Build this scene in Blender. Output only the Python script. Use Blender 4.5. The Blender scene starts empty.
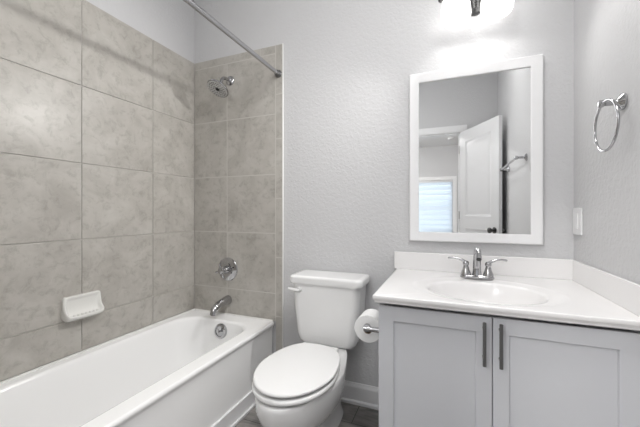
import bpy, bmesh, math, random
from mathutils import Vector, Matrix
random.seed(7)
PI = math.pi
S = bpy.context.scene
C = S.collection

# ------------------------------------------------------------------ camera, world, exposure
XR = 2.184            # right wall
YB = -2.40            # rear wall (seen in the mirror)
ZC = 2.74             # ceiling
cd = bpy.data.cameras.new('camera')
cam = bpy.data.objects.new('camera', cd); C.objects.link(cam)
cam.location = (1.6623, -1.75, 1.085)
cam.rotation_euler = (PI/2, 0, math.radians(22.0745))
cd.sensor_width = 36; cd.lens = 317.0*36/640; cd.shift_y = -1.44/640; cd.clip_start = .02
S.camera = cam
w = bpy.data.worlds.new('daylight'); S.world = w; w.use_nodes = True
w.node_tree.nodes['Background'].inputs[0].default_value = (.80, .90, 1, 1)
w.node_tree.nodes['Background'].inputs[1].default_value = .9
S.view_settings.view_transform = 'Standard'; S.view_settings.look = 'None'
S.view_settings.gamma = 1; S.view_settings.use_curve_mapping = False
S.view_settings.exposure = 1.5
SHADE_EMIT = 0.8     # lit opal glass of the vanity light
FILL_EMIT = 11      # added fill lamp over the middle of the bathroom, out of view
BULB_WATT = 9.0      # bulbs shining out of the open shades
BED_WATT = 140.0       # added fill lamp in the room beyond the door, out of view

# added soft fill below the ceiling, aimed at the bathtub; no fixture there
ad = bpy.data.lights.new('tub_fill_light', 'AREA'); ad.shape = 'DISK'; ad.size = .6; ad.energy = 2.6; ad.spread = math.radians(140); ad.color = (1, .995, .985)
al = bpy.data.objects.new('tub_fill_light', ad); C.objects.link(al); al.location = (1.95, -1.30, 2.60)
al.rotation_euler = (Vector((.2, -.8, .6))-al.location).to_track_quat('-Z', 'Y').to_euler()

# added soft fill in front of the rear wall, aimed at the left wall
fd = bpy.data.lights.new('rear_fill_light', 'AREA'); fd.shape = 'RECTANGLE'; fd.size = .6; fd.size_y = .7; fd.energy = 4.2
fl = bpy.data.objects.new('rear_fill_light', fd); C.objects.link(fl); fl.location = (.98, -2.25, 2.1)
fl.rotation_euler = (Vector((0, -.55, 1.0))-fl.location).to_track_quat('-Z', 'Y').to_euler()

# ------------------------------------------------------------------ materials
def mat(name, col, rough=.5, metal=0, spec=.5, emit=None, es=0, coat=0):
    m = bpy.data.materials.new(name); m.use_nodes = True
    b = m.node_tree.nodes['Principled BSDF']
    b.inputs['Base Color'].default_value = (*col, 1)
    b.inputs['Roughness'].default_value = rough
    b.inputs['Metallic'].default_value = metal
    b.inputs['Specular IOR Level'].default_value = spec
    b.inputs['Coat Weight'].default_value = coat
    if emit: b.inputs['Emission Color'].default_value = (*emit, 1); b.inputs['Emission Strength'].default_value = es
    return m
def nd(m, t, **k):
    n = m.node_tree.nodes.new(t)
    for a, v in k.items():
        if hasattr(n, a): setattr(n, a, v)
        else: n.inputs[a].default_value = v
    return n
def ln(m, a, b): m.node_tree.links.new(a, b)
def pb(m): return m.node_tree.nodes['Principled BSDF']
def coords(m, scale=(1, 1, 1)):
    g = nd(m, 'ShaderNodeNewGeometry'); mp = nd(m, 'ShaderNodeMapping')
    mp.inputs['Scale'].default_value = scale
    ln(m, g.outputs['Position'], mp.inputs['Vector']); return mp.outputs[0]
def bump(m, height, strength=.3, dist=.003):
    b = nd(m, 'ShaderNodeBump'); b.inputs['Strength'].default_value = strength; b.inputs['Distance'].default_value = dist
    ln(m, height, b.inputs['Height']); ln(m, b.outputs[0], pb(m).inputs['Normal'])
def ramp(m, fac, stops):
    r = nd(m, 'ShaderNodeValToRGB'); e = r.color_ramp.elements
    while len(e) < len(stops): e.new(.5)
    for i, (p, c) in enumerate(stops):
        e[i].position = p; e[i].color = (*c, 1) if len(c) == 3 else c
    ln(m, fac, r.inputs[0]); return r.outputs[0]

def paint(name, col, strength=.5):
    m = mat(name, col, .55, spec=.35)
    v = coords(m)
    n1 = nd(m, 'ShaderNodeTexNoise'); n1.inputs['Scale'].default_value = 58; n1.inputs['Detail'].default_value = 3; n1.inputs['Distortion'].default_value = .6
    ln(m, v, n1.inputs['Vector'])
    h = ramp(m, n1.outputs['Fac'], [(.40, (0, 0, 0)), (.60, (1, 1, 1))])
    bump(m, h, strength, .0011)
    return m
M_WALL = paint('textured_grey_wall_paint', (.605, .605, .615), .6)
M_CEIL = paint('white_ceiling_paint', (.80, .80, .80), .3)
M_BEDWALL = mat('grey_bedroom_paint', (.60, .60, .615), .6)

# marbled beige-grey ceramic
M_TILE = mat('marbled_grey_tile', (.4, .4, .38), .34, spec=.5)
def make_tile(m):
    v = coords(m)
    g = nd(m, 'ShaderNodeNewGeometry')
    rnd = g.outputs['Random Per Island']
    off = nd(m, 'ShaderNodeVectorMath', operation='SCALE'); off.inputs[0].default_value = (37, 17, 29); ln(m, rnd, off.inputs['Scale'])
    ad = nd(m, 'ShaderNodeVectorMath', operation='ADD'); ln(m, v, ad.inputs[0]); ln(m, off.outputs[0], ad.inputs[1])
    n1 = nd(m, 'ShaderNodeTexNoise'); n1.inputs['Scale'].default_value = 6; n1.inputs['Detail'].default_value = 10; n1.inputs['Roughness'].default_value = .62; n1.inputs['Distortion'].default_value = .5
    n2 = nd(m, 'ShaderNodeTexNoise'); n2.inputs['Scale'].default_value = 24; n2.inputs['Detail'].default_value = 10; n2.inputs['Roughness'].default_value = .72; n2.inputs['Distortion'].default_value = .5
    for n in (n1, n2): ln(m, ad.outputs[0], n.inputs['Vector'])
    base = ramp(m, n1.outputs['Fac'], [(.30, (.378, .357, .326)), (.52, (.458, .438, .405)), (.70, (.515, .497, .464))])
    vein = ramp(m, n2.outputs['Fac'], [(.34, (.66, .65, .63)), (.50, (1, 1, 1)), (.62, (1.0, 1, 1))])
    mx = nd(m, 'ShaderNodeMix', data_type='RGBA', blend_type='MULTIPLY'); mx.inputs[0].default_value = .6
    ln(m, base, mx.inputs[6]); ln(m, vein, mx.inputs[7])
    ln(m, mx.outputs[2], pb(m).inputs['Base Color'])
    n3 = nd(m, 'ShaderNodeTexNoise'); n3.inputs['Scale'].default_value = 9; ln(m, ad.outputs[0], n3.inputs['Vector'])
    bump(m, n3.outputs['Fac'], .10, .004)
make_tile(M_TILE)
M_GROUT = mat('grout', (.55, .535, .505), .9)
M_CAULK = mat('white_caulk', (.78, .78, .76), .5)
M_TUB = mat('glossy_white_acrylic', (.92, .92, .92), .16)
M_PORC = mat('white_porcelain', (.82, .82, .82), .07, coat=.3)
M_SEAT = mat('white_plastic_seat', (.83, .83, .83), .22)
M_SOAP = mat('soap_dish_ceramic', (.76, .755, .73), .2)
M_CHROME = mat('chrome', (.47, .47, .48), .08, 1)
M_NICKEL = mat('dark_brushed_nickel', (.20, .20, .20), .3, 1)
M_SATIN = mat('satin_nickel', (.55, .54, .53), .28, 1)
M_BRONZE = mat('dark_metal', (.12, .12, .12), .3, 1)
M_DARK = mat('dark_rubber', (.03, .03, .03), .5)
M_CAB = mat('pale_grey_cabinet_paint', (.64, .65, .68), .38)
M_CABIN = mat('cabinet_interior', (.30, .30, .31), .7)
M_MARBLE = mat('white_cultured_marble', (.84, .83, .83), .14)
M_TRIM = mat('white_trim_paint', (.80, .80, .81), .35)
M_DOOR = mat('white_door_paint', (.78, .78, .79), .4)
M_PAPER = mat('white_paper', (.86, .86, .86), .95, spec=.1)
M_CARD = mat('cardboard_core', (.35, .27, .2), .9)
M_PLATE = mat('white_switch_plastic', (.80, .80, .81), .35)
M_MIRROR = mat('mirror_silver', (.90, .91, .91), .0, 1)
M_OPAL = mat('lit_opal_glass', (.9, .9, .9), .3, emit=(1, .985, .96), es=SHADE_EMIT)
M_CANLENS = mat('lit_lamp_lens', (.9, .9, .9), .4, emit=(1, .98, .95), es=6)
M_CARPET = mat('beige_carpet', (.42, .40, .37), .95)
M_BLIND = mat('white_blind_slat', (.86, .89, .92), .5)
_t = nd(M_BLIND, 'ShaderNodeBsdfTranslucent'); _t.inputs[0].default_value = (.84, .90, .95, 1)
_x = nd(M_BLIND, 'ShaderNodeMixShader'); _x.inputs[0].default_value = .45
ln(M_BLIND, pb(M_BLIND).outputs[0], _x.inputs[1]); ln(M_BLIND, _t.outputs[0], _x.inputs[2]); ln(M_BLIND, _x.outputs[0], M_BLIND.node_tree.nodes['Material Output'].inputs[0])
M_GLASS = bpy.data.materials.new('window_glass'); M_GLASS.use_nodes = True
def glass(m):
    nt = m.node_tree; nt.nodes.remove(nt.nodes['Principled BSDF'])
    t = nd(m, 'ShaderNodeBsdfTransparent'); g = nd(m, 'ShaderNodeBsdfGlossy'); g.inputs['Roughness'].default_value = .02
    x = nd(m, 'ShaderNodeMixShader'); x.inputs[0].default_value = .07
    ln(m, t.outputs[0], x.inputs[1]); ln(m, g.outputs[0], x.inputs[2]); ln(m, x.outputs[0], nt.nodes['Material Output'].inputs[0])
glass(M_GLASS)
M_FLOOR = mat('grey_brown_wood_plank', (.15, .13, .12), .42)
def make_floor(m):
    v = coords(m)
    br = nd(m, 'ShaderNodeTexBrick'); br.offset = .5
    br.inputs['Scale'].default_value = 1; br.inputs['Brick Width'].default_value = 1.2; br.inputs['Row Height'].default_value = .18
    br.inputs['Mortar Size'].default_value = .0018
    br.inputs['Color1'].default_value = (.0, .0, .0, 1); br.inputs['Color2'].default_value = (1, 1, 1, 1); br.inputs['Mortar'].default_value = (.5, .5, .5, 1)
    ln(m, v, br.inputs['Vector'])
    mp = nd(m, 'ShaderNodeMapping'); mp.inputs['Scale'].default_value = (2.2, 9, 1); ln(m, v, mp.inputs['Vector'])
    n = nd(m, 'ShaderNodeTexNoise'); n.inputs['Scale'].default_value = 1.6; n.inputs['Detail'].default_value = 8; n.inputs['Roughness'].default_value = .6; n.inputs['Distortion'].default_value = 1.0
    ln(m, mp.outputs[0], n.inputs['Vector'])
    wood = ramp(m, n.outputs['Fac'], [(.30, (.15, .147, .146)), (.50, (.29, .275, .262)), (.70, (.46, .43, .40))])
    mx = nd(m, 'ShaderNodeMix', data_type='RGBA', blend_type='MULTIPLY'); mx.inputs[0].default_value = .35
    ln(m, wood, mx.inputs[6]); ln(m, br.outputs['Color'], mx.inputs[7])
    dk = nd(m, 'ShaderNodeMix', data_type='RGBA'); ln(m, br.outputs['Fac'], dk.inputs[0]); ln(m, mx.outputs[2], dk.inputs[6]); dk.inputs[7].default_value = (.03, .03, .03, 1)
    ln(m, dk.outputs[2], pb(m).inputs['Base Color'])
make_floor(M_FLOOR)

# ------------------------------------------------------------------ mesh helpers
def new(): return bmesh.new()
def wloc(o):
    v = Vector(o.location)
    while o.parent: o = o.parent; v = v + Vector(o.location)
    return v
def obj(name, bm, m, parent=None, loc=None, local=False, smooth=35):
    """one mesh object; vertices are given in world space unless local"""
    if bm.faces: bmesh.ops.recalc_face_normals(bm, faces=bm.faces[:])
    me = bpy.data.meshes.new(name)
    if not local:
        org = wloc(parent) if parent else Vector(loc or (0, 0, 0))
        bmesh.ops.translate(bm, verts=bm.verts[:], vec=-org)
    bm.to_mesh(me); bm.free()
    for k in (m if isinstance(m, (list, tuple)) else [m]): me.materials.append(k)
    for p in me.polygons: p.use_smooth = True
    me.set_sharp_from_angle(angle=math.radians(smooth))
    o = bpy.data.objects.new(name, me); C.objects.link(o)
    wn = o.modifiers.new('face_weighted_normals', 'WEIGHTED_NORMAL'); wn.keep_sharp = True; wn.weight = 100
    if parent: o.parent = parent
    elif loc and not local: o.location = loc
    return o
def tag(o, label, cat, group=None):
    o['label'] = label; o['category'] = cat
    if group: o['group'] = group
    return o
def thing(name, label, cat, loc=(0, 0, 0), rz=0, group=None):
    o = bpy.data.objects.new(name, None); C.objects.link(o); o.location = loc; o.rotation_euler = (0, 0, rz); o.empty_display_size = .05
    return tag(o, label, cat, group)
def struct(name, bm, m, parent=None, label=None, smooth=35):
    o = obj(name, bm, m, parent, smooth=smooth)
    if not parent: o['kind'] = 'structure'; o['label'] = label or name.replace('_', ' '); o['category'] = name.split('_')[0]
    return o
def box(bm, lo, hi, bev=0, seg=2, mi=0):
    v = [bm.verts.new((x, y, z)) for x in (lo[0], hi[0]) for y in (lo[1], hi[1]) for z in (lo[2], hi[2])]
    fs = [bm.faces.new([v[i] for i in q]) for q in ((0, 1, 3, 2), (4, 6, 7, 5), (0, 4, 5, 1), (2, 3, 7, 6), (0, 2, 6, 4), (1, 5, 7, 3))]
    for f in fs: f.material_index = mi
    if bev:
        es = list({e for f in fs for e in f.edges})
        r = bmesh.ops.bevel(bm, geom=es, offset=bev, segments=seg, profile=.5, affect='EDGES')
        for f in r['faces']: f.material_index = mi
    return v
def frame_axes(d):
    d = d.normalized(); u = Vector((0, 0, 1)) if abs(d.z) < .9 else Vector((1, 0, 0))
    a = d.cross(u).normalized(); return a, a.cross(d).normalized()
def loft(bm, rings, cap0=True, cap1=True, closed=False, mi=0):
    R = [[bm.verts.new(p) for p in r] for r in rings]
    n = len(R[0]); k = len(R)
    for i in range(k if closed else k-1):
        a, b = R[i], R[(i+1) % k]
        for j in range(n):
            f = bm.faces.new((a[j], a[(j+1) % n], b[(j+1) % n], b[j])); f.material_index = mi
    if not closed:
        if cap0: bm.faces.new(R[0][::-1]).material_index = mi
        if cap1: bm.faces.new(R[-1]).material_index = mi
    return R
def tube(bm, pts, r, seg=16, closed=False):
    P = [Vector(p) for p in pts]; n = len(P)
    rr = r if isinstance(r, (list, tuple)) else [r]*n
    rings = []; a = None
    for i in range(n):
        if closed: d = P[(i+1) % n]-P[i-1]
        else: d = P[min(i+1, n-1)]-P[max(i-1, 0)]
        d.normalize()
        if a is None: a, b = frame_axes(d)
        else:
            a = (a - d*a.dot(d)).normalized()
        b = a.cross(d)
        rings.append([P[i]+(a*math.cos(t)+b*math.sin(t))*rr[i] for t in (2*PI*k/seg for k in range(seg))])
    loft(bm, rings, closed=closed)
def lathe(bm, prof, org, axis=(0, 0, 1), seg=32):
    """prof: list of (radius, height along axis)"""
    d = Vector(axis).normalized(); a, b = frame_axes(d); o = Vector(org)
    rings = [[o+d*h+(a*math.cos(t)+b*math.sin(t))*max(r, .0002) for t in (2*PI*k/seg for k in range(seg))] for r, h in prof]
    loft(bm, rings)
def rrect(cx, cy, hx, hy, r, z, k=10):
    out = []
    for q, (sx, sy) in enumerate(((1, 1), (-1, 1), (-1, -1), (1, -1))):
        for i in range(k+1):
            t = q*PI/2+PI/2*i/k
            out.append((cx+sx*(hx-r)+r*math.cos(t), cy+sy*(hy-r)+r*math.sin(t), z))
    return out
def bez(p0, p1, p2, p3, n=12):
    p0, p1, p2, p3 = map(Vector, (p0, p1, p2, p3)); o = []
    for i in range(n+1):
        t = i/n; s = 1-t
        o.append(p0*s**3+p1*3*s*s*t+p2*3*s*t*t+p3*t**3)
    return o
def ell(c, u, v, ru, rv, n=32):
    c, u, v = Vector(c), Vector(u), Vector(v)
    return [c+u*ru*math.cos(2*PI*i/n)+v*rv*math.sin(2*PI*i/n) for i in range(n)]

# ------------------------------------------------------------------ room shell
b = new(); box(b, (-.15, YB-.12, -.1), (XR+.15, .15, 0)); struct('floor', b, M_FLOOR, label='dark grey-brown wood plank floor of the bathroom')
b = new(); box(b, (-.15, YB-.12, ZC), (XR+.15, .15, ZC+.1)); struct('ceiling', b, M_CEIL, label='white bathroom ceiling')
b = new(); box(b, (-.12, 0, 0), (XR+.12, .12, ZC)); wall_back = struct('wall_back', b, M_WALL, label='pale grey textured wall behind toilet and vanity')
b = new(); box(b, (-.13, YB-.12, 0), (-.010, 0, ZC)); wall_left = struct('wall_left', b, M_WALL, label='wall along the bathtub, pale grey above the tile')
b = new(); box(b, (XR, YB-.12, 0), (XR+.12, 0, ZC)); struct('wall_right', b, M_WALL, label='pale grey textured wall beside the vanity')
# rear wall with doorway: opening X 1.02..1.79
DX0, DX1, DH = 1.06, 1.79, 2.035
b = new()
box(b, (-.01, YB-.12, 0), (DX0, YB, ZC)); box(b, (DX1, YB-.12, 0), (XR, YB, ZC)); box(b, (DX0, YB-.12, DH), (DX1, YB, ZC))
struct('wall_rear', b, M_WALL, label='grey wall with the doorway, seen in the mirror')
# wall closing the foot of the tub alcove
b = new(); box(b, (-.01, YB, 0), (.71, -1.535, ZC)); struct('wall_alcove', b, M_WALL, label='wall at the foot of the bathtub')

def tile_grid(bm, place, us, vs, gap=.0048, th=.009):
    """beveled tiles on a grout bed; place maps (u, v, depth) to a box corner"""
    for i in range(len(us)-1):
        for j in range(len(vs)-1):
            lo = place(us[i]+gap/2, vs[j]+gap/2, 0); hi = place(us[i+1]-gap/2, vs[j+1]-gap/2, th)
            lo, hi = [min(a, c) for a, c in zip(lo, hi)], [max(a, c) for a, c in zip(lo, hi)]
            box(bm, lo, hi, .0016, 2, 0)
TZ = [.405, .5735, .951, 1.323, 1.702, 2.082, 2.135]
b = new()
box(b, (-.010, -1.526, .40), (-.0045, 0, 2.133), mi=1)
tile_grid(b, lambda u, v, d: (-.009+d, u, v), [-1.525, -1.154, -.752, -.349, -.0095], TZ[:5]+[2.135])
obj('tile_panel', b, [M_TILE, M_GROUT], wall_left)
b = new()
box(b, (.0, -.0086, .40), (.702, 0, 2.133), mi=1)
box(b, (.657, -.0086, 0), (.702, 0, .40), mi=1)
pl = lambda u, v, d: (u, -d, v)
tile_grid(b, pl, [.001, .282, .655], TZ[:-1])
tile_grid(b, pl, [.001, .541, .655], [2.082, 2.135])
tile_grid(b, pl, [.655, .703], [0.0, .10, .43, .80, 1.17, 1.545, 1.824, 2.135])
obj('tile_panel', b, [M_TILE, M_GROUT], wall_back)
b = new()
box(b, (.703, -.010, 0), (.7075, .0, 2.136), .001)
obj('caulk_edge', b, M_CAULK, wall_back)['label'] = 'white caulk line along the tile edge'
b = new(); box(b, (0, -1.535, .40), (.71, -1.5265, 2.135)); obj('tile_panel', b, M_TILE, bpy.data.objects['wall_alcove'])

# baseboards
def baseprof(bm, p0, p1, n):  # board along p0->p1, n = direction into the room
    p0, p1, n = Vector(p0), Vector(p1), Vector(n)
    prof = [(0, 0), (.022, 0), (.022, .014), (.0135, .022), (.0135, .088), (.010, .098), (.006, .104), (.004, .114), (0, .114)]
    loft(bm, [[p + n*a + Vector((0, 0, h)) for a, h in prof] for p in (p0, p1)])
b = new(); baseprof(b, (.7075, 0, 0), (1.414, 0, 0), (0, -1, 0)); struct('baseboard_back', b, M_TRIM, label='white baseboard behind the toilet')
b = new(); baseprof(b, (XR, -.60, 0), (XR, YB, 0), (-1, 0, 0)); struct('baseboard_right', b, M_TRIM, label='white baseboard along the right wall')
b = new(); box(b, (.636, -1.525, 0), (.650, -.009, .088), .004); box(b, (.65, -1.525, 0), (.663, -.009, .016), .004)
struct('trim_1', b, M_TRIM, label='white strip along the foot of the bathtub')

# ------------------------------------------------------------------ room beyond the door (seen only in the mirror)
BY = -6.8; BX0, BX1 = -1.2, 3.2; Y1 = YB-.12
WX0, WX1, WZ0, WZ1 = .55, 1.76, .55, 1.885
b = new(); box(b, (BX0, BY, -.1), (BX1, Y1, 0)); struct('floor_bedroom', b, M_CARPET, label='beige carpet floor beyond the doorway')
b = new(); box(b, (BX0, BY, ZC), (BX1, Y1, ZC+.1)); struct('ceiling_bedroom', b, M_CEIL, label='white ceiling beyond the doorway')
b = new(); box(b, (BX0-.1, BY, 0), (BX0, Y1, ZC)); struct('wall_bedroom_left', b, M_BEDWALL, label='grey side wall beyond the doorway')
b = new(); box(b, (BX1, BY, 0), (BX1+.1, Y1, ZC)); struct('wall_bedroom_right', b, M_BEDWALL, label='grey far side wall beyond the doorway')
b = new(); box(b, (BX0, Y1, 0), (-.12, Y1+.1, ZC)); box(b, (XR+.12, Y1, 0), (BX1, Y1+.1, ZC)); struct('wall_bedroom_near', b, M_BEDWALL, label='grey wall on either side of the bathroom')
b = new()
box(b, (BX0, BY-.14, 0), (WX0, BY, ZC)); box(b, (WX1, BY-.14, 0), (BX1, BY, ZC)); box(b, (WX0, BY-.14, WZ1), (WX1, BY, ZC)); box(b, (WX0, BY-.14, 0), (WX1, BY, WZ0))
struct('wall_bedroom_rear', b, M_BEDWALL, label='grey wall with the window, seen in the mirror through the doorway')
b = new()
for lo, hi in (((WX0-.09, BY, WZ1), (WX1+.09, BY+.02, WZ1+.09)), ((WX0-.09, BY, WZ0-.09), (WX1+.09, BY+.03, WZ0)), ((WX0-.09, BY, WZ0), (WX0, BY+.02, WZ1)), ((WX1, BY, WZ0), (WX1+.09, BY+.02, WZ1)),
               ((WX0, BY-.12, WZ0), (WX0+.05, BY-.08, WZ1)), ((WX1-.05, BY-.12, WZ0), (WX1, BY-.08, WZ1)), ((WX0, BY-.12, WZ1-.05), (WX1, BY-.08, WZ1)), ((WX0, BY-.12, WZ0), (WX1, BY-.08, WZ0+.05)), ((WX0, BY-.12, 1.19), (WX1, BY-.08, 1.23))):
    box(b, lo, hi)
win = struct('window_1', b, M_TRIM, label='white-framed window seen through the doorway in the mirror')
b = new(); box(b, (WX0+.05, BY-.102, WZ0+.05), (WX1-.05, BY-.098, WZ1-.05)); obj('pane', b, M_GLASS, win)
b = new()
nsl = 11
for i in range(nsl):
    z = WZ0+.03+(WZ1-WZ0-.1)*i/(nsl-1); a = math.radians(62)
    dy, dz = .066*math.cos(a), .066*math.sin(a)
    vv = [(x, BY-.045+s*dy+tt*.0012, z-s*dz+tt*.0015) for x in (WX0+.012, WX1-.012) for s in (-1, 1) for tt in (-1, 1)]
    q = [b.verts.new(p) for p in vv]
    for f in ((0, 1, 3, 2), (4, 6, 7, 5), (0, 4, 5, 1), (2, 3, 7, 6), (0, 2, 6, 4), (1, 5, 7, 3)): b.faces.new([q[k] for k in f])
bl = tag(obj('window_blind', b, M_BLIND, None, loc=(WX0, BY-.04, WZ0)), 'white horizontal slat blind in the bright window seen in the mirror', 'blind')
b = new(); box(b, (WX0+.01, BY-.065, WZ1-.05), (WX1-.01, BY-.012, WZ1-.002), .003); obj('headrail', b, M_TRIM, bl)
# smoke detector on that ceiling
b = new(); lathe(b, [(.0, -.036), (.045, -.035), (.058, -.028), (.066, -.012), (.068, 0)], (1.71, -5.95, ZC), (0, 0, 1), 28)
tag(obj('ceiling_disc', b, M_PLATE, None, loc=(1.71, -5.95, ZC)), 'small round white disc on the ceiling beyond the doorway, seen in the mirror', 'smoke detector')
# fill lamp added to brighten that room, out of view to the side
t = thing('fill_lamp', 'added round fill lamp on the ceiling of the room beyond the doorway', 'lamp', (.4, -4.3, ZC))
b = new(); lathe(b, [(.16, 0), (.165, -.02), (.15, -.028)], (.4, -4.3, ZC)); obj('fill_lamp_base', b, M_SATIN, t)
b = new(); lathe(b, [(.148, -.02), (.145, -.05), (.11, -.085), (.05, -.10), (0, -.103)], (.4, -4.3, ZC)); obj('fill_lamp_shade', b, mat('bedroom_fill_glass', (.9, .9, .9), .4, emit=(1, .98, .95), es=BED_WATT), t)

# doorway casing and door
b = new()
box(b, (DX1, YB, 0), (DX1+.075, YB+.018, DH+.075), .003); box(b, (DX0-.075, YB, 0), (DX0, YB+.018, DH+.075), .003); box(b, (DX0-.075, YB, DH), (DX1+.075, YB+.020, DH+.08), .003)
box(b, (DX0, YB-.12, 0), (DX0+.015, YB, DH)); box(b, (DX1-.015, YB-.12, 0), (DX1, YB, DH)); box(b, (DX0, YB-.12, DH-.015), (DX1, YB, DH))
box(b, (DX0-.075, YB-.138, 0), (DX0, YB-.12, DH+.075)); box(b, (DX1, YB-.138, 0), (DX1+.075, YB-.12, DH+.075)); box(b, (DX0-.075, YB-.14, DH), (DX1+.075, YB-.12, DH+.08))
struct('trim_2', b, M_TRIM, label='white casing around the doorway, seen in the mirror')
DW, DT = .695, .035
leaf_loc = (1.800, YB+.022, 0); leaf_ang = math.atan2(.61, .325)
door = bpy.data.objects.new('door_1', None); C.objects.link(door); door.location = leaf_loc; door.rotation_euler = (0, 0, leaf_ang); door['kind'] = 'structure'
door['label'] = 'white two-panel door standing open, seen in the mirror'; door['category'] = 'door'
b = new()
def panelled_leaf(bm):
    x0, x1, z0, z1 = 0, DW, .012, 2.02
    px0, px1 = .115, DW-.115
    holes = [(.22, .90), (1.04, 1.90)]
    box(bm, (x0, -DT/2, z0), (px0, DT/2, z1)); box(bm, (px1, -DT/2, z0), (x1, DT/2, z1))
    for a, c in ((z0, .22), (.90, 1.04), (1.90, z1)): box(bm, (px0, -DT/2, a), (px1, DT/2, c))
    for a, c in holes:
        for s in (-1, 1):
            lv = [(0, DT/2), (.022, DT/2-.006), (.034, DT/2-.006), (.070, DT/2-.002)]
            rings = []
            for ins, y in lv: rings.append([(px0+ins, s*y, a+ins), (px1-ins, s*y, a+ins), (px1-ins, s*y, c-ins), (px0+ins, s*y, c-ins)])
            loft(bm, rings, cap0=False)
panelled_leaf(b); obj('door_leaf', b, M_DOOR, door, local=True, smooth=20)
for s in (-1, 1):
    b = new(); lathe(b, [(.031, 0), (.031, .006), (.012, .010), (.011, .032), (.022, .038), (.028, .050), (.026, .062), (.012, .068), (0, .069)], (DW-.062, s*DT/2, .905), (0, s, 0), 24)
    obj('door_knob', b, M_BRONZE, door, local=True)
b = new()
for z in (.25, 1.05, 1.82): lathe(b, [(.006, -.045), (.006, .045)], (-.006, DT/2+.004, z), (0, 0, 1), 10)
obj('hinge', b, M_SATIN, door, local=True)

# ------------------------------------------------------------------ fill lamp added on the bathroom ceiling, out of view
LMX, LMY = 1.55, -1.15
t = thing('fill_lamp', 'added round fill lamp in the middle of the bathroom ceiling', 'lamp', (LMX, LMY, ZC))
b = new(); lathe(b, [(.185, 0), (.19, -.02), (.175, -.030)], (LMX, LMY, ZC)); obj('fill_lamp_base', b, M_SATIN, t)
b = new(); lathe(b, [(.172, -.02), (.168, -.05), (.125, -.085), (.06, -.10), (0, -.103)], (LMX, LMY, ZC), seg=40); obj('fill_lamp_shade', b, mat('bath_fill_glass', (.9, .9, .9), .4, emit=(1, .985, .96), es=FILL_EMIT), t)

# ------------------------------------------------------------------ bathtub
TW, TL, TH = .655, 1.522, .402
t = thing('bathtub', 'white alcove bathtub set against the tiled walls', 'bathtub', (TW/2, -.01-TL/2, 0))
cx, cy = TW/2+.0015, -.010-TL/2+.001
hx, hy = TW/2-.002, TL/2-.003
b = new()
rings = [rrect(cx, cy, hx-.016, hy, .012, .0), rrect(cx, cy, hx-.016, hy, .012, .30), rrect(cx, cy, hx-.012, hy, .014, .36), rrect(cx, cy, hx-.002, hy, .016, .378), rrect(cx, cy, hx, hy, .018, .390),
         rrect(cx, cy, hx-.003, hy-.002, .018, TH-.003), rrect(cx, cy, hx-.010, hy-.008, .018, TH)]
# opening: inner ring centred a little left (wide rim on the room side)
icx, icy = (.060+.565)/2, (-.125-1.46)/2
ihx, ihy = (.565-.060)/2, (1.46-.125)/2
def op(dx, dy0, dy1, r, z):  # opening shrunk by dx at sides, dy0 at drain end, dy1 at the foot
    y1, y0 = -.125-dy0, -1.46+dy1
    return rrect(icx, (y0+y1)/2, ihx-dx, (y1-y0)/2, r, z)
rings += [op(-.012, -.012, -.012, .13, TH-.0005), op(-.003, -.003, -.003, .135, TH-.004), op(.006, .004, .006, .14, TH-.016), op(.016, .010, .03, .14, .34), op(.035, .026, .09, .12, .20), op(.055, .045, .15, .12, .11), op(.085, .08, .19, .11, .075), op(.13, .13, .25, .08, .066)]
loft(b, rings)
obj('tub_shell', b, M_TUB, t, smooth=50)
# raised tiling flange of the rim against the walls
b = new(); box(b, (.0005, -1.52, TH-.003), (.016, -.011, TH+.006), .004); box(b, (.0165, -.024, TH-.003), (.64, -.0105, TH+.005), .004)
obj('rim_bead', b, M_CAULK, t)
oc = Vector((.336, -.139, .338)); od = Vector((0, -1, .12))
b = new(); lathe(b, [(.046, -.012), (.046, .004), (.042, .010), (.032, .0125), (.030, .008), (.0, .008)], oc, od, 32); o = obj('overflow_plate', b, M_CHROME, t)
b = new(); tube(b, [oc+od.normalized()*.006+Vector((0, 0, 0)), oc+od.normalized()*.024], [.006, .005], 12); box(b, tuple(oc+Vector((-.006, -.030, -.004))), tuple(oc+Vector((.006, -.024, .022))), .002); obj('trip_lever', b, M_CHROME, o)
b = new(); lathe(b, [(.034, 0), (.034, .003), (.02, .006), (0, .006)], (.31, -.33, .066), (0, 0, 1), 28); obj('drain', b, M_CHROME, t)

# ------------------------------------------------------------------ shower and tub fittings
b = new()
x, z = .308, 1.962
t = thing('showerhead', 'chrome round shower head on a short arm high on the tiled end wall', 'shower head', (x, -.009, z))
lathe(b, [(.032, 0), (.032, .004), (.026, .010), (.012, .014)], (x, -.009, z), (0, -1, 0), 28); obj('flange', b, M_CHROME, t)
hn = Vector((-.14, -.47, -.87)).normalized(); hc = Vector((.306, -.130, 1.868))
b = new(); tube(b, bez((x, -.010, z), (x, -.07, z+.004), (x, -.095, z-.005), tuple(hc-hn*.045), 10), .0105, 14); obj('shower_arm', b, M_CHROME, t)
b = new(); lathe(b, [(.013, -.056), (.016, -.050), (.019, -.040), (.019, -.030), (.028, -.024), (.053, -.016), (.068, -.008), (.072, 0), (.070, .005), (.067, .006)], hc, hn, 40)
hd = obj('spray_head', b, M_CHROME, t)
b = new(); lathe(b, [(.066, .005), (.063, .0075), (.019, .0085), (.017, .006), (0, .006)], hc, hn, 40)
sf = obj('spray_face', b, mat('grey_spray_face', (.62, .62, .62), .4, .3), hd); sf['label'] = 'grey nozzle face'
b = new(); ua, ub = frame_axes(hn)
for rr, n in ((.027, 10), (.040, 16), (.053, 22)):
    for i in range(n):
        p = hc+hn*.007+(ua*math.cos(2*PI*i/n)+ub*math.sin(2*PI*i/n))*rr; lathe(b, [(.0028, 0), (.0022, .004), (0, .0042)], p, hn, 6)
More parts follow.
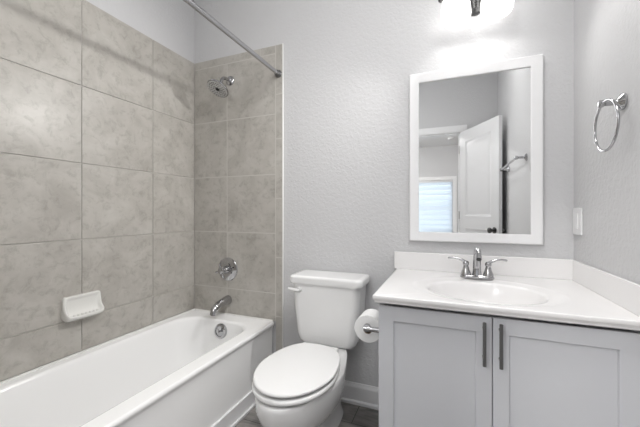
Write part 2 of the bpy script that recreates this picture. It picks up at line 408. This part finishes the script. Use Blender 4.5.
lathe(b, [(.011, .006), (.011, .010), (0, .0105)], hc, hn, 16)
obj('nozzles', b, M_DARK, hd)

x, z = .290, .702
t = thing('shower_valve', 'round chrome shower valve with cross handle on the tiled end wall', 'shower valve', (x, -.009, z))
b = new(); lathe(b, [(.078, 0), (.078, .003), (.072, .008), (.045, .013), (.030, .015)], (x, -.009, z), (0, -1, 0), 44); obj('escutcheon', b, M_CHROME, t)
b = new(); lathe(b, [(.026, 0), (.024, .02), (.019, .034), (.019, .05), (.022, .056), (.020, .066), (.010, .070), (0, .0705)], (x, -.022, z), (0, -1, 0), 28)
for k in range(4):
    a = PI/4*.4+k*PI/2; d = Vector((math.cos(a), 0, math.sin(a))); c = Vector((x, -.075, z))
    tube(b, [c+d*.012, c+d*.030, c+d*.040, c+d*.046, c+d*.050], [.0065, .0055, .008, .0085, .004], 12)
obj('cross_handle', b, M_CHROME, t)

x, z = .291, .497
t = thing('tub_spout', 'chrome tub spout jutting from the tile over the bathtub rim', 'tub spout', (x, -.009, z))
b = new()
path = [(x, -.009, z), (x, -.018, z), (x, -.06, z-.003), (x, -.105, z-.008), (x, -.130, z-.018), (x, -.147, z-.034), (x, -.155, z-.052), (x, -.157, z-.060)]
tube(b, path, [.031, .030, .0265, .024, .0235, .022, .020, .019], 24); sp = obj('spout_body', b, M_CHROME, t)
b = new(); lathe(b, [(.0155, .0), (.0155, .0025)], (x, -.157, z-.0625), (0, .2, 1), 20); o = obj('spout_outlet', b, M_DARK, sp); o['label'] = 'dark outlet'

# curtain rod
RX, RZ = .676, 1.949
t = thing('shower_curtain_rod', 'straight chrome curtain rod running above the bathtub edge', 'curtain rod', (RX, -.009, RZ))
b = new(); tube(b, [(RX, -.012, RZ), (RX, -1.520, RZ)], .0125, 20); obj('rod', b, M_CHROME, t)
for y, s in ((-.009, -1), (-1.5265, 1)):
    b = new(); lathe(b, [(.024, 0), (.024, .004), (.018, .012), (.0165, .028), (.013, .030)], (RX, y, RZ), (0, s, 0), 24)
    o = obj('end_flange', b, M_NICKEL, t); o['label'] = 'dark end bracket'

# soap dish on the left wall
t = None
b = new()
inner = [(0, .576), (.022, .572), (.046, .577), (.057, .585), (.061, .593), (.058, .599), (.050, .600), (.036, .596), (.022, .600), (.013, .613), (.010, .635), (.010, .667), (.014, .678), (.018, .684), (.015, .691), (0, .692)]
cheek = [(0, .576), (.022, .572), (.046, .577), (.057, .585), (.061, .593), (.059, .600), (.053, .606), (.045, .612), (.036, .622), (.028, .637), (.022, .655), (.0195, .670), (.0185, .678), (.018, .684), (.015, .691), (0, .692)]
def sec(y, a, k, sc=1):
    zc = .634; out = []
    for (x0, z0), (x1, z1) in zip(inner, cheek):
        x, z = x0+(x1-x0)*k, z0+(z1-z0)*k
        out.append((.0005+x*a, y, zc-.003+(z-zc)*sc*.95))
    return out
ym, hw = -.753, .087
st = [(-1, .45, 1, .68), (-.985, .62, 1, .80), (-.955, .72, 1, .90), (-.91, .78, 1, .97), (-.87, .82, .8, 1), (-.82, .85, .3, 1), (-.76, .88, .05, 1), (-.68, .91, 0, 1), (-.45, .96, 0, 1), (-.2, .99, 0, 1)]
rings = [sec(ym+u*hw, a, k, sc) for u, a, k, sc in st]+[sec(ym-u*hw, a, k, sc) for u, a, k, sc in reversed(st)]
loft(b, rings)
for i in range(7):
    y = ym+(-.6+1.2*i/6)*hw; tube(b, [(.030, y, .5972), (.040, y, .5972), (.050, y, .5992)], [.0025, .003, .002], 8)
tag(obj('soap_dish', b, M_SOAP, None, loc=(0, ym, .576), smooth=60), 'white ceramic soap dish fixed to the left wall tile', 'soap dish')

# ------------------------------------------------------------------ toilet
TX = 1.058
t = thing('toilet', 'white two-piece toilet with closed lid between bathtub and vanity', 'toilet', (TX, -.30, 0))
def egg(cx, yf, yb, hw, z, n=56, pf=2.0, pbk=2.6, mid=.50, tp=.0):
    """closed outline: rounded front at yf, squarer back at yb"""
    ym = yb+(yf-yb)*mid; out = []
    for i in range(n):
        a = 2*PI*i/n; c, s = math.cos(a), math.sin(a)
        p = pf if s < 0 else pbk
        r = (abs(c)**p+abs(s)**p)**(-1/p)
        out.append((cx+hw*r*c*(1-tp*max(0, s)*r), ym+(abs(yf-ym) if s < 0 else abs(yb-ym))*r*s, z))
    return out
b = new()
K = dict(pbk=2.8, tp=.34)
rg = [egg(TX, -.50, -.075, .088, .0, pf=2.4, pbk=4), egg(TX, -.50, -.075, .090, .012, pf=2.4, pbk=4), egg(TX, -.495, -.08, .078, .04, pf=2.4, pbk=4), egg(TX, -.500, -.085, .070, .10, pf=2.3, pbk=4),
      egg(TX, -.55, -.085, .088, .15, pbk=3.6), egg(TX, -.665, -.08, .132, .20, **K), egg(TX, -.728, -.075, .160, .255, **K), egg(TX, -.752, -.07, .173, .31, **K), egg(TX, -.756, -.065, .175, .35, **K), egg(TX, -.755, -.062, .174, .364, **K), egg(TX, -.750, -.065, .169, .371, **K), egg(TX, -.72, -.09, .14, .3715, **K)]
loft(b, rg); obj('bowl', b, M_PORC, t, smooth=60)
def slab(yf, yb, hw, z0, z1, e=.006, dome=0, **k):
    bm = new()
    R = [egg(TX, yf+e, yb-e*.5, hw-e, z0, **k), egg(TX, yf+.001, yb, hw-.001, z0+e*.5, **k), egg(TX, yf, yb, hw, z0+(z1-z0)*.45, **k), egg(TX, yf+.001, yb, hw-.001, z1-e*.7, **k), egg(TX, yf+e*.6, yb-e*.4, hw-e*.6, z1-e*.15, **k), egg(TX, yf+e*1.8, yb-e, hw-e*1.8, z1, **k)]
    if dome:
        for f in (.25, .5, .8): 
            q = 1-f
            R.append(egg(TX, yf+(yb-yf)*.5*f+e, yb-(yb-yf)*.5*f-e, (hw-e)*q, z1+dome*(1-q*q), **k))
    loft(bm, R); return bm
obj('seat', slab(-.752, -.285, .172, .380, .398, pbk=3.0, tp=.12), M_SEAT, t, smooth=60)
obj('lid', slab(-.745, -.272, .171, .4065, .421, dome=.005, pbk=2.8, tp=.13), M_SEAT, t, smooth=60)
for s in (-1, 1):
    b = new(); box(b, (TX+s*.075-.022, -.285, .376), (TX+s*.075+.022, -.248, .408), .006, 3); obj('seat_hinge', b, M_SEAT, t)
    b = new(); lathe(b, [(.014, 0), (.014, .010), (.010, .018), (0, .021)], (TX+s*.072, -.30, .012), (0, 0, 1), 16); obj('bolt_cap', b, M_SEAT, t)
# tank
b = new()
KX = 1.057
def tk(hw, yb, yf, z, r): return rrect(KX, (yb+yf)/2, hw, (yb-yf)/2, r, z, 8)
loft(b, [tk(.130, -.045, -.170, .372, .03), tk(.152, -.035, -.186, .379, .04), tk(.164, -.028, -.196, .397, .045), tk(.172, -.024, -.201, .43, .045), tk(.182, -.02, -.206, .56, .042), tk(.190, -.018, -.209, .706, .040)])
tank = obj('tank', b, M_PORC, t, smooth=50)
b = new()
def ld(e, z, bow=.012):
    out = []
    for (x, y, zz) in rrect(KX, -.1125, .205-e, .1045-e, .030, z, 8):
        if y < -.15: y -= bow*(1-((x-KX)/.205)**2)
        out.append((x, y, zz))
    return out
loft(b, [ld(.014, .698), ld(.004, .700), ld(0, .708), ld(0, .730), ld(.003, .737), ld(.010, .741), ld(.03, .743)]); obj('tank_lid', b, M_PORC, t, smooth=50)
b = new(); lathe(b, [(.014, 0), (.014, .006), (.010, .012)], (KX-.140, -.2045, .667), (0, -1, 0), 20)
tube(b, [(KX-.132, -.219, .666), (KX-.155, -.221, .667), (KX-.178, -.221, .669), (KX-.200, -.220, .671)], [.007, .0075, .0085, .006], 14)
o = obj('flush_lever', b, M_PORC, t)

PXc, PZ, PY0, PY1 = 1.338, .590, -.405, -.300
# ------------------------------------------------------------------ vanity
VX0, VX1, VY = 1.417, 2.178, -.540
t = thing('vanity_cabinet', 'pale grey two-door vanity cabinet under the white sink top', 'cabinet', ((VX0+VX1)/2, -.28, 0))
b = new()
box(b, (VX0, VY, .09), (VX0+.018, -.002, .750), .001); box(b, (VX1-.018, VY, .09), (VX1, -.002, .750), .001); box(b, (VX0+.018, VY+.001, .09), (VX1-.018, -.002, .108)); box(b, (VX0+.018, -.012, .108), (VX1-.018, -.002, .750))
box(b, (VX0+.018, -.03, .700), (VX1-.018, -.012, .750)); box(b, (VX0+.018, VY+.0005, .108), (VX0+.045, VY+.018, .70)); box(b, (VX1-.045, VY+.0005, .108), (VX1-.018, VY+.018, .70)); box(b, (1.775, VY+.0005, .108), (1.82, VY+.018, .70))
obj('carcass', b, M_CAB, t)
b = new(); box(b, (VX0+.003, VY+.07, 0), (VX1-.003, VY+.085, .09)); box(b, (VX0, VY+.07, 0), (VX0+.003, -.002, .09)); obj('toe_kick', b, M_CAB, t)
def shaker(x0, x1, z0, z1, ix0, ix1, iz0, iz1):
    bm = new(); yf, yb = VY-.021, VY-.002
    lv_o = [(.0015, yb), (0, yb-.001), (0, yf+.0015), (.0015, yf)]
    R = [[(x0+e, y, z0+e), (x1-e, y, z0+e), (x1-e, y, z1-e), (x0+e, y, z1-e)] for e, y in lv_o]
    R += [[(ix0-e, y, iz0-e), (ix1+e, y, iz0-e), (ix1+e, y, iz1+e), (ix0-e, y, iz1+e)] for e, y in ((.0012, yf), (0, yf+.0012), (-.001, yf+.010))]
    loft(bm, R); return bm
DZ0, DZ1 = .098, .7355
for (x0, x1, ix0, ix1, hxx) in ((VX0+.001, 1.7958, 1.4735, 1.748, 1.771), (1.7985, VX1-.001, 1.846, 2.126, 1.819)):
    d = obj('door', shaker(x0, x1, DZ0, DZ1, ix0, ix1, DZ0+.06, .681), M_CAB, t, smooth=20)
    b = new(); yh = VY-.021-.030
    tube(b, [(hxx, yh, .582), (hxx, yh, .724)], .0056, 16)
    for z in (.603, .699): tube(b, [(hxx, VY-.0205, z), (hxx, yh, z)], .0045, 12)
    o = obj('bar_pull', b, M_NICKEL, d); o['label'] = 'dark nickel bar pull'

b = new(); tube(b, [(PXc, PY0-.020, PZ), (PXc, PY0-.003, PZ), (PXc, PY0-.002, PZ), (PXc, PY1+.002, PZ), (PXc, PY1+.014, PZ)], [.016, .016, .0088, .0088, .011], 16)
ph = obj('paper_holder', b, M_CHROME, t); ph['label'] = 'chrome toilet paper holder'
for y in (PY0-.022, PY1+.018):
    b = new(); lathe(b, [(.024, 0), (.024, .005), (.012, .010), (.010, .05), (.010, .066), (.013, .072), (.013, .088), (.006, .092)], (1.4168, y, PZ), (-1, 0, 0), 22); obj('post', b, M_CHROME, ph)

# ------------------------------------------------------------------ toilet paper on the holder
t = thing('toilet_paper_roll', 'full white toilet paper roll on the chrome holder at the vanity side', 'toilet paper', (PXc, (PY0+PY1)/2, PZ-.058))
b = new(); seg = 40
prof = [(.0205, PY0+.002), (.055, PY0), (.059, PY0+.003), (.059, PY1-.003), (.055, PY1), (.0205, PY1-.002)]
loft(b, [[(PXc+r*math.cos(2*PI*k/seg), y, PZ-.0105+r*math.sin(2*PI*k/seg)) for k in range(seg)] for r, y in prof], closed=True)
obj('paper', b, M_PAPER, t, smooth=50)
b = new()
prof = [(.0205, PY0+.001), (.0195, PY0+.001), (.0195, PY1-.001), (.0205, PY1-.001)]
loft(b, [[(PXc+r*math.cos(2*PI*k/seg), y, PZ-.0105+r*math.sin(2*PI*k/seg)) for k in range(seg)] for r, y in prof], closed=True)
obj('cardboard_core', b, M_CARD, t)

# sink top
CT, CB = .782, .7515
CX0, CX1, CYF, CYB = 1.404, XR-.002, -.602, -.002
t = thing('sink_countertop', 'glossy white vanity top with moulded oval basin on the grey cabinet', 'countertop', ((CX0+CX1)/2, -.30, CB))
bx, by = 1.790, -.345
import bisect
angs = sorted(set([2*PI*i/96 for i in range(96)]+[math.atan2(y-by, x-bx) % (2*PI) for x in (CX0, CX1) for y in (CYF, CYB)]))
def rectring(e, z, er=None):
    x0, x1, y0, y1 = CX0+e, CX1-(er if er is not None else 0), CYF+e, CYB
    out = []
    for a in angs:
        # keep true corners
        c, s = math.cos(a), math.sin(a)
        tx = ((CX1 if c > 0 else CX0)-bx)/c if abs(c) > 1e-9 else 1e9
        ty = ((CYB if s > 0 else CYF)-by)/s if abs(s) > 1e-9 else 1e9
        k = min(tx, ty); x, y = bx+k*c, by+k*s
        out.append((min(max(x, x0), x1), min(max(y, y0), y1), z))
    return out
def oval(rx, ry, z, dy=0, dx=0):
    out = []
    for a in angs:
        c, s = math.cos(a), math.sin(a)
        k = 1/math.sqrt((c/rx)**2+(s/ry)**2); out.append((bx+dx+k*c, by+dy+k*s, z))
    return out
b = new()
rings = [rectring(.03, CB), rectring(.012, CB), rectring(.006, CB+.004), rectring(.006, CB+.010), rectring(.002, CB+.014), rectring(0, CB+.019), rectring(0, CT-.004), rectring(.0015, CT-.0012), rectring(.006, CT),
         oval(.276, .225, CT, -.010), oval(.264, .216, CT-.0012, -.010), oval(.252, .206, CT-.0035, -.010), oval(.222, .180, CT-.0055, -.016), oval(.210, .170, CT-.0075, -.016), oval(.203, .164, CT-.015, -.016), oval(.193, .156, CT-.035, -.016), oval(.172, .138, CT-.070, -.014), oval(.135, .108, CT-.105, -.010), oval(.08, .066, CT-.122, -.004), oval(.028, .026, CT-.127, 0)]
loft(b, rings, cap0=False); obj('top_slab', b, M_MARBLE, t, smooth=50)
b = new(); box(b, (1.391, -.021, CT-.001), (XR-.002, -.0015, .873), .004, 3); obj('backsplash', b, M_MARBLE, t)
b = new(); box(b, (XR-.011, CYF+.002, CT-.001), (XR-.0015, -.0215, .873), .004, 3); obj('side_splash', b, M_MARBLE, t)
b = new(); lathe(b, [(.030, 0), (.030, .003), (.022, .005), (.020, .002), (.018, .007), (0, .008)], (bx, by, CT-.128), (0, 0, 1), 28); obj('drain', b, M_CHROME, t)

# faucet
FX, FY, FZ = 1.783, -.130, CT+.0009
t = thing('basin_faucet', 'chrome two-handle centerset faucet behind the basin', 'faucet', (FX, FY, FZ))
b = new()
loft(b, [rrect(FX, FY, .070, .027, .0265, FZ), rrect(FX, FY, .071, .028, .0275, FZ+.003), rrect(FX, FY, .069, .026, .0255, FZ+.010), rrect(FX, FY, .063, .021, .0205, FZ+.014)]); obj('base', b, M_CHROME, t)
for s in (-1, 1):
    hx0 = FX+s*.046
    b = new(); lathe(b, [(.0225, .012), (.022, .018), (.0155, .036), (.0115, .052), (.011, .056), (.0135, .060), (.0135, .068), (.010, .075), (0, .0765)], (hx0, FY, FZ), (0, 0, 1), 24)
    h = obj('handle_body', b, M_CHROME, t)
    b = new()
    tube(b, [(hx0, FY, FZ+.070), (hx0+s*.018, FY, FZ+.080), (hx0+s*.035, FY+.002, FZ+.086), (hx0+s*.055, FY+.005, FZ+.0875), (hx0+s*.072, FY+.008, FZ+.085), (hx0+s*.077, FY+.009, FZ+.084)], [.007, .0062, .005, .0045, .0048, .003], 12)
    obj('lever', b, M_CHROME, h)
b = new()
p = [(FX, FY, FZ+.010)]+list(bez((FX, FY, FZ+.03), (FX, FY+.004, FZ+.12), (FX, FY-.03, FZ+.150), (FX, FY-.085, FZ+.118), 14))+[(FX, FY-.100, FZ+.098)]
tube(b, p, [.021]+[.018-.0065*i/14 for i in range(15)]+[.0125], 20); sp = obj('spout', b, M_CHROME, t)
b = new(); lathe(b, [(.0095, 0), (.0095, .003)], (FX, FY-.1012, FZ+.0955), (0, .55, .8), 16); o = obj('aerator', b, M_DARK, sp)
b = new(); tube(b, [(FX, FY+.022, FZ+.012), (FX, FY+.022, FZ+.062)], .003, 8); lathe(b, [(.005, 0), (.0065, .006), (.004, .012)], (FX, FY+.022, FZ+.06), (0, 0, 1), 12); obj('pop_up_rod', b, M_CHROME, t)

# ------------------------------------------------------------------ mirror
MX0, MX1, MZ0, MZ1 = 1.4715, 2.063, .935, 1.807
t = thing('framed_mirror', 'rectangular mirror in a wide white frame above the sink', 'mirror', ((MX0+MX1)/2, -.002, MZ0))
b = new(); wF = .046
prof = [(0, -.002), (0, -.026), (.003, -.030), (.010, -.031), (.040, -.022), (wF, -.020), (wF+.0, -.013), (wF-.01, -.010), (wF-.01, -.002)]
loft(b, [[(MX0+e, y, MZ0+e), (MX1-e, y, MZ0+e), (MX1-e, y, MZ1-e), (MX0+e, y, MZ1-e)] for e, y in prof], closed=True)
obj('frame', b, M_TRIM, t, smooth=25)
b = new(); e = wF-.006; box(b, (MX0+e, -.0125, MZ0+e), (MX1-e, -.0085, MZ1-e)); obj('mirror_glass', b, M_MIRROR, t)

# ------------------------------------------------------------------ vanity light
LX, LZ = 1.782, 2.105
t = thing('vanity_light', 'two-shade wall light glowing above the mirror', 'wall lamp', (LX, -.002, LZ))
b = new(); lathe(b, [(.046, 0), (.046, .008), (.040, .018), (.020, .024), (.016, .05), (.016, .065)], (LX, -.001, LZ), (0, -1, 0), 36); obj('back_plate', b, M_BRONZE, t)
b = new(); lathe(b, [(.0, -.085), (.008, -.083), (.012, -.078), (.009, -.072), (.013, -.066), (.010, -.060), (.014, -.053), (.011, -.046), (.024, -.040), (.030, -.025), (.030, -.01), (.022, .010), (.014, .028), (0, .034)], (LX, -.085, LZ+.030), (0, 0, 1), 28)
o = obj('centre_finial', b, M_BRONZE, t); o['label'] = 'dark ribbed finial'
SHX = (1.694, 1.868)
b = new(); tube(b, [(SHX[0]-.060, -.072, LZ+.030), (LX, -.072, LZ+.030), (SHX[1]+.060, -.072, LZ+.030)], .009, 14)
for x, s in ((SHX[0]-.060, -1), (SHX[1]+.060, 1)): lathe(b, [(.006, 0), (.013, .003), (.014, .010), (.008, .018), (0, .020)], (x, -.072, LZ+.030), (s, 0, 0), 16)
obj('cross_bar', b, M_BRONZE, t)
for x in SHX:
    b = new(); lathe(b, [(.012, .030), (.024, .034), (.030, .050), (.028, .078), (.015, .085), (0, .086)], (x, -.090, LZ), (0, 0, 1), 24); tube(b, [(x, -.072, LZ+.035), (x, -.090, LZ+.060)], .010, 10)
    so = obj('socket_cup', b, M_BRONZE, t)
    b = new(); lathe(b, [(.028, .060), (.036, .050), (.050, .025), (.060, -.005), (.066, -.040), (.068, -.072), (.066, -.090), (.058, -.104), (.036, -.112), (0, -.114)], (x, -.090, LZ), (0, 0, 1), 36)
    obj('glass_shade', b, M_OPAL, t)
    if BULB_WATT:
        sd = bpy.data.lights.new('bulb', 'SPOT'); sd.energy = BULB_WATT*(2 if x < LX else .13); sd.shadow_soft_size = .035; sd.spot_size = math.radians(112); sd.spot_blend = .8; sd.color = (1, .985, .96)
        so = bpy.data.objects.new('bulb', sd); C.objects.link(so); so.location = (x, -.150, LZ-.125)
        dd = bpy.data.lights.new('bulb', 'SPOT'); dd.energy = .4; dd.shadow_soft_size = .03; dd.spot_size = math.radians(160); dd.spot_blend = .6; dd.color = (1, .985, .96)
        do = bpy.data.objects.new('bulb', dd); C.objects.link(do); do.location = (x, -.115, LZ-.120)
        so.rotation_euler = (Vector((0, -1.35, 1.0) if x < LX else (2.2, -.75, 1.25))-so.location).to_track_quat('-Z', 'Y').to_euler()

# ------------------------------------------------------------------ towel ring, towel bar, switch
ry, rz_ = -.440, 1.440
t = thing('towel_ring', 'round chrome towel ring on the right wall above the side splash', 'towel ring', (XR, ry, rz_))
b = new(); lathe(b, [(.027, 0), (.027, .005), (.021, .011), (.012, .016), (.009, .022), (.009, .048), (.012, .052), (.012, .062), (.006, .066)], (XR-.001, ry, rz_), (-1, 0, 0), 28); obj('mount_post', b, M_CHROME, t)
b = new(); c = Vector((XR-.057, ry-.030, rz_-.079)); tl = math.radians(0)
tube(b, [c+Vector((0, .081*math.cos(a), .080*math.sin(a))) for a in (2*PI*i/56 for i in range(56))], .0040, 12, closed=True); obj('ring', b, M_CHROME, t)
t = thing('towel_bar', 'chrome towel bar on the right wall, seen in the mirror beside the door', 'towel bar', (XR, -1.30, 1.48))
for y in (-.945, -1.655):
    b = new(); lathe(b, [(.026, 0), (.026, .005), (.018, .012), (.009, .018), (.009, .052), (.014, .058), (.014, .074), (.006, .078)], (XR-.001, y, 1.48), (-1, 0, 0), 24); obj('mount_post', b, M_CHROME, t)
b = new(); tube(b, [(XR-.066, -.930, 1.48), (XR-.066, -1.670, 1.48)], .008, 14); obj('bar', b, M_CHROME, t)

t = thing('light_switch', 'white rocker switch plate on the right wall near the corner', 'light switch', (XR, -.058, 1.045))
y0, y1, z0, z1 = -.106, -.012, .987, 1.103
b = new(); box(b, (XR-.008, y0, z0), (XR-.0005, y1, z1), .002, 3); obj('plate', b, M_PLATE, t)
b = new(); box(b, (XR-.011, y0+.03, z0+.024), (XR-.006, y1-.03, z1-.024), .001, 2); obj('rocker', b, M_PLATE, t)
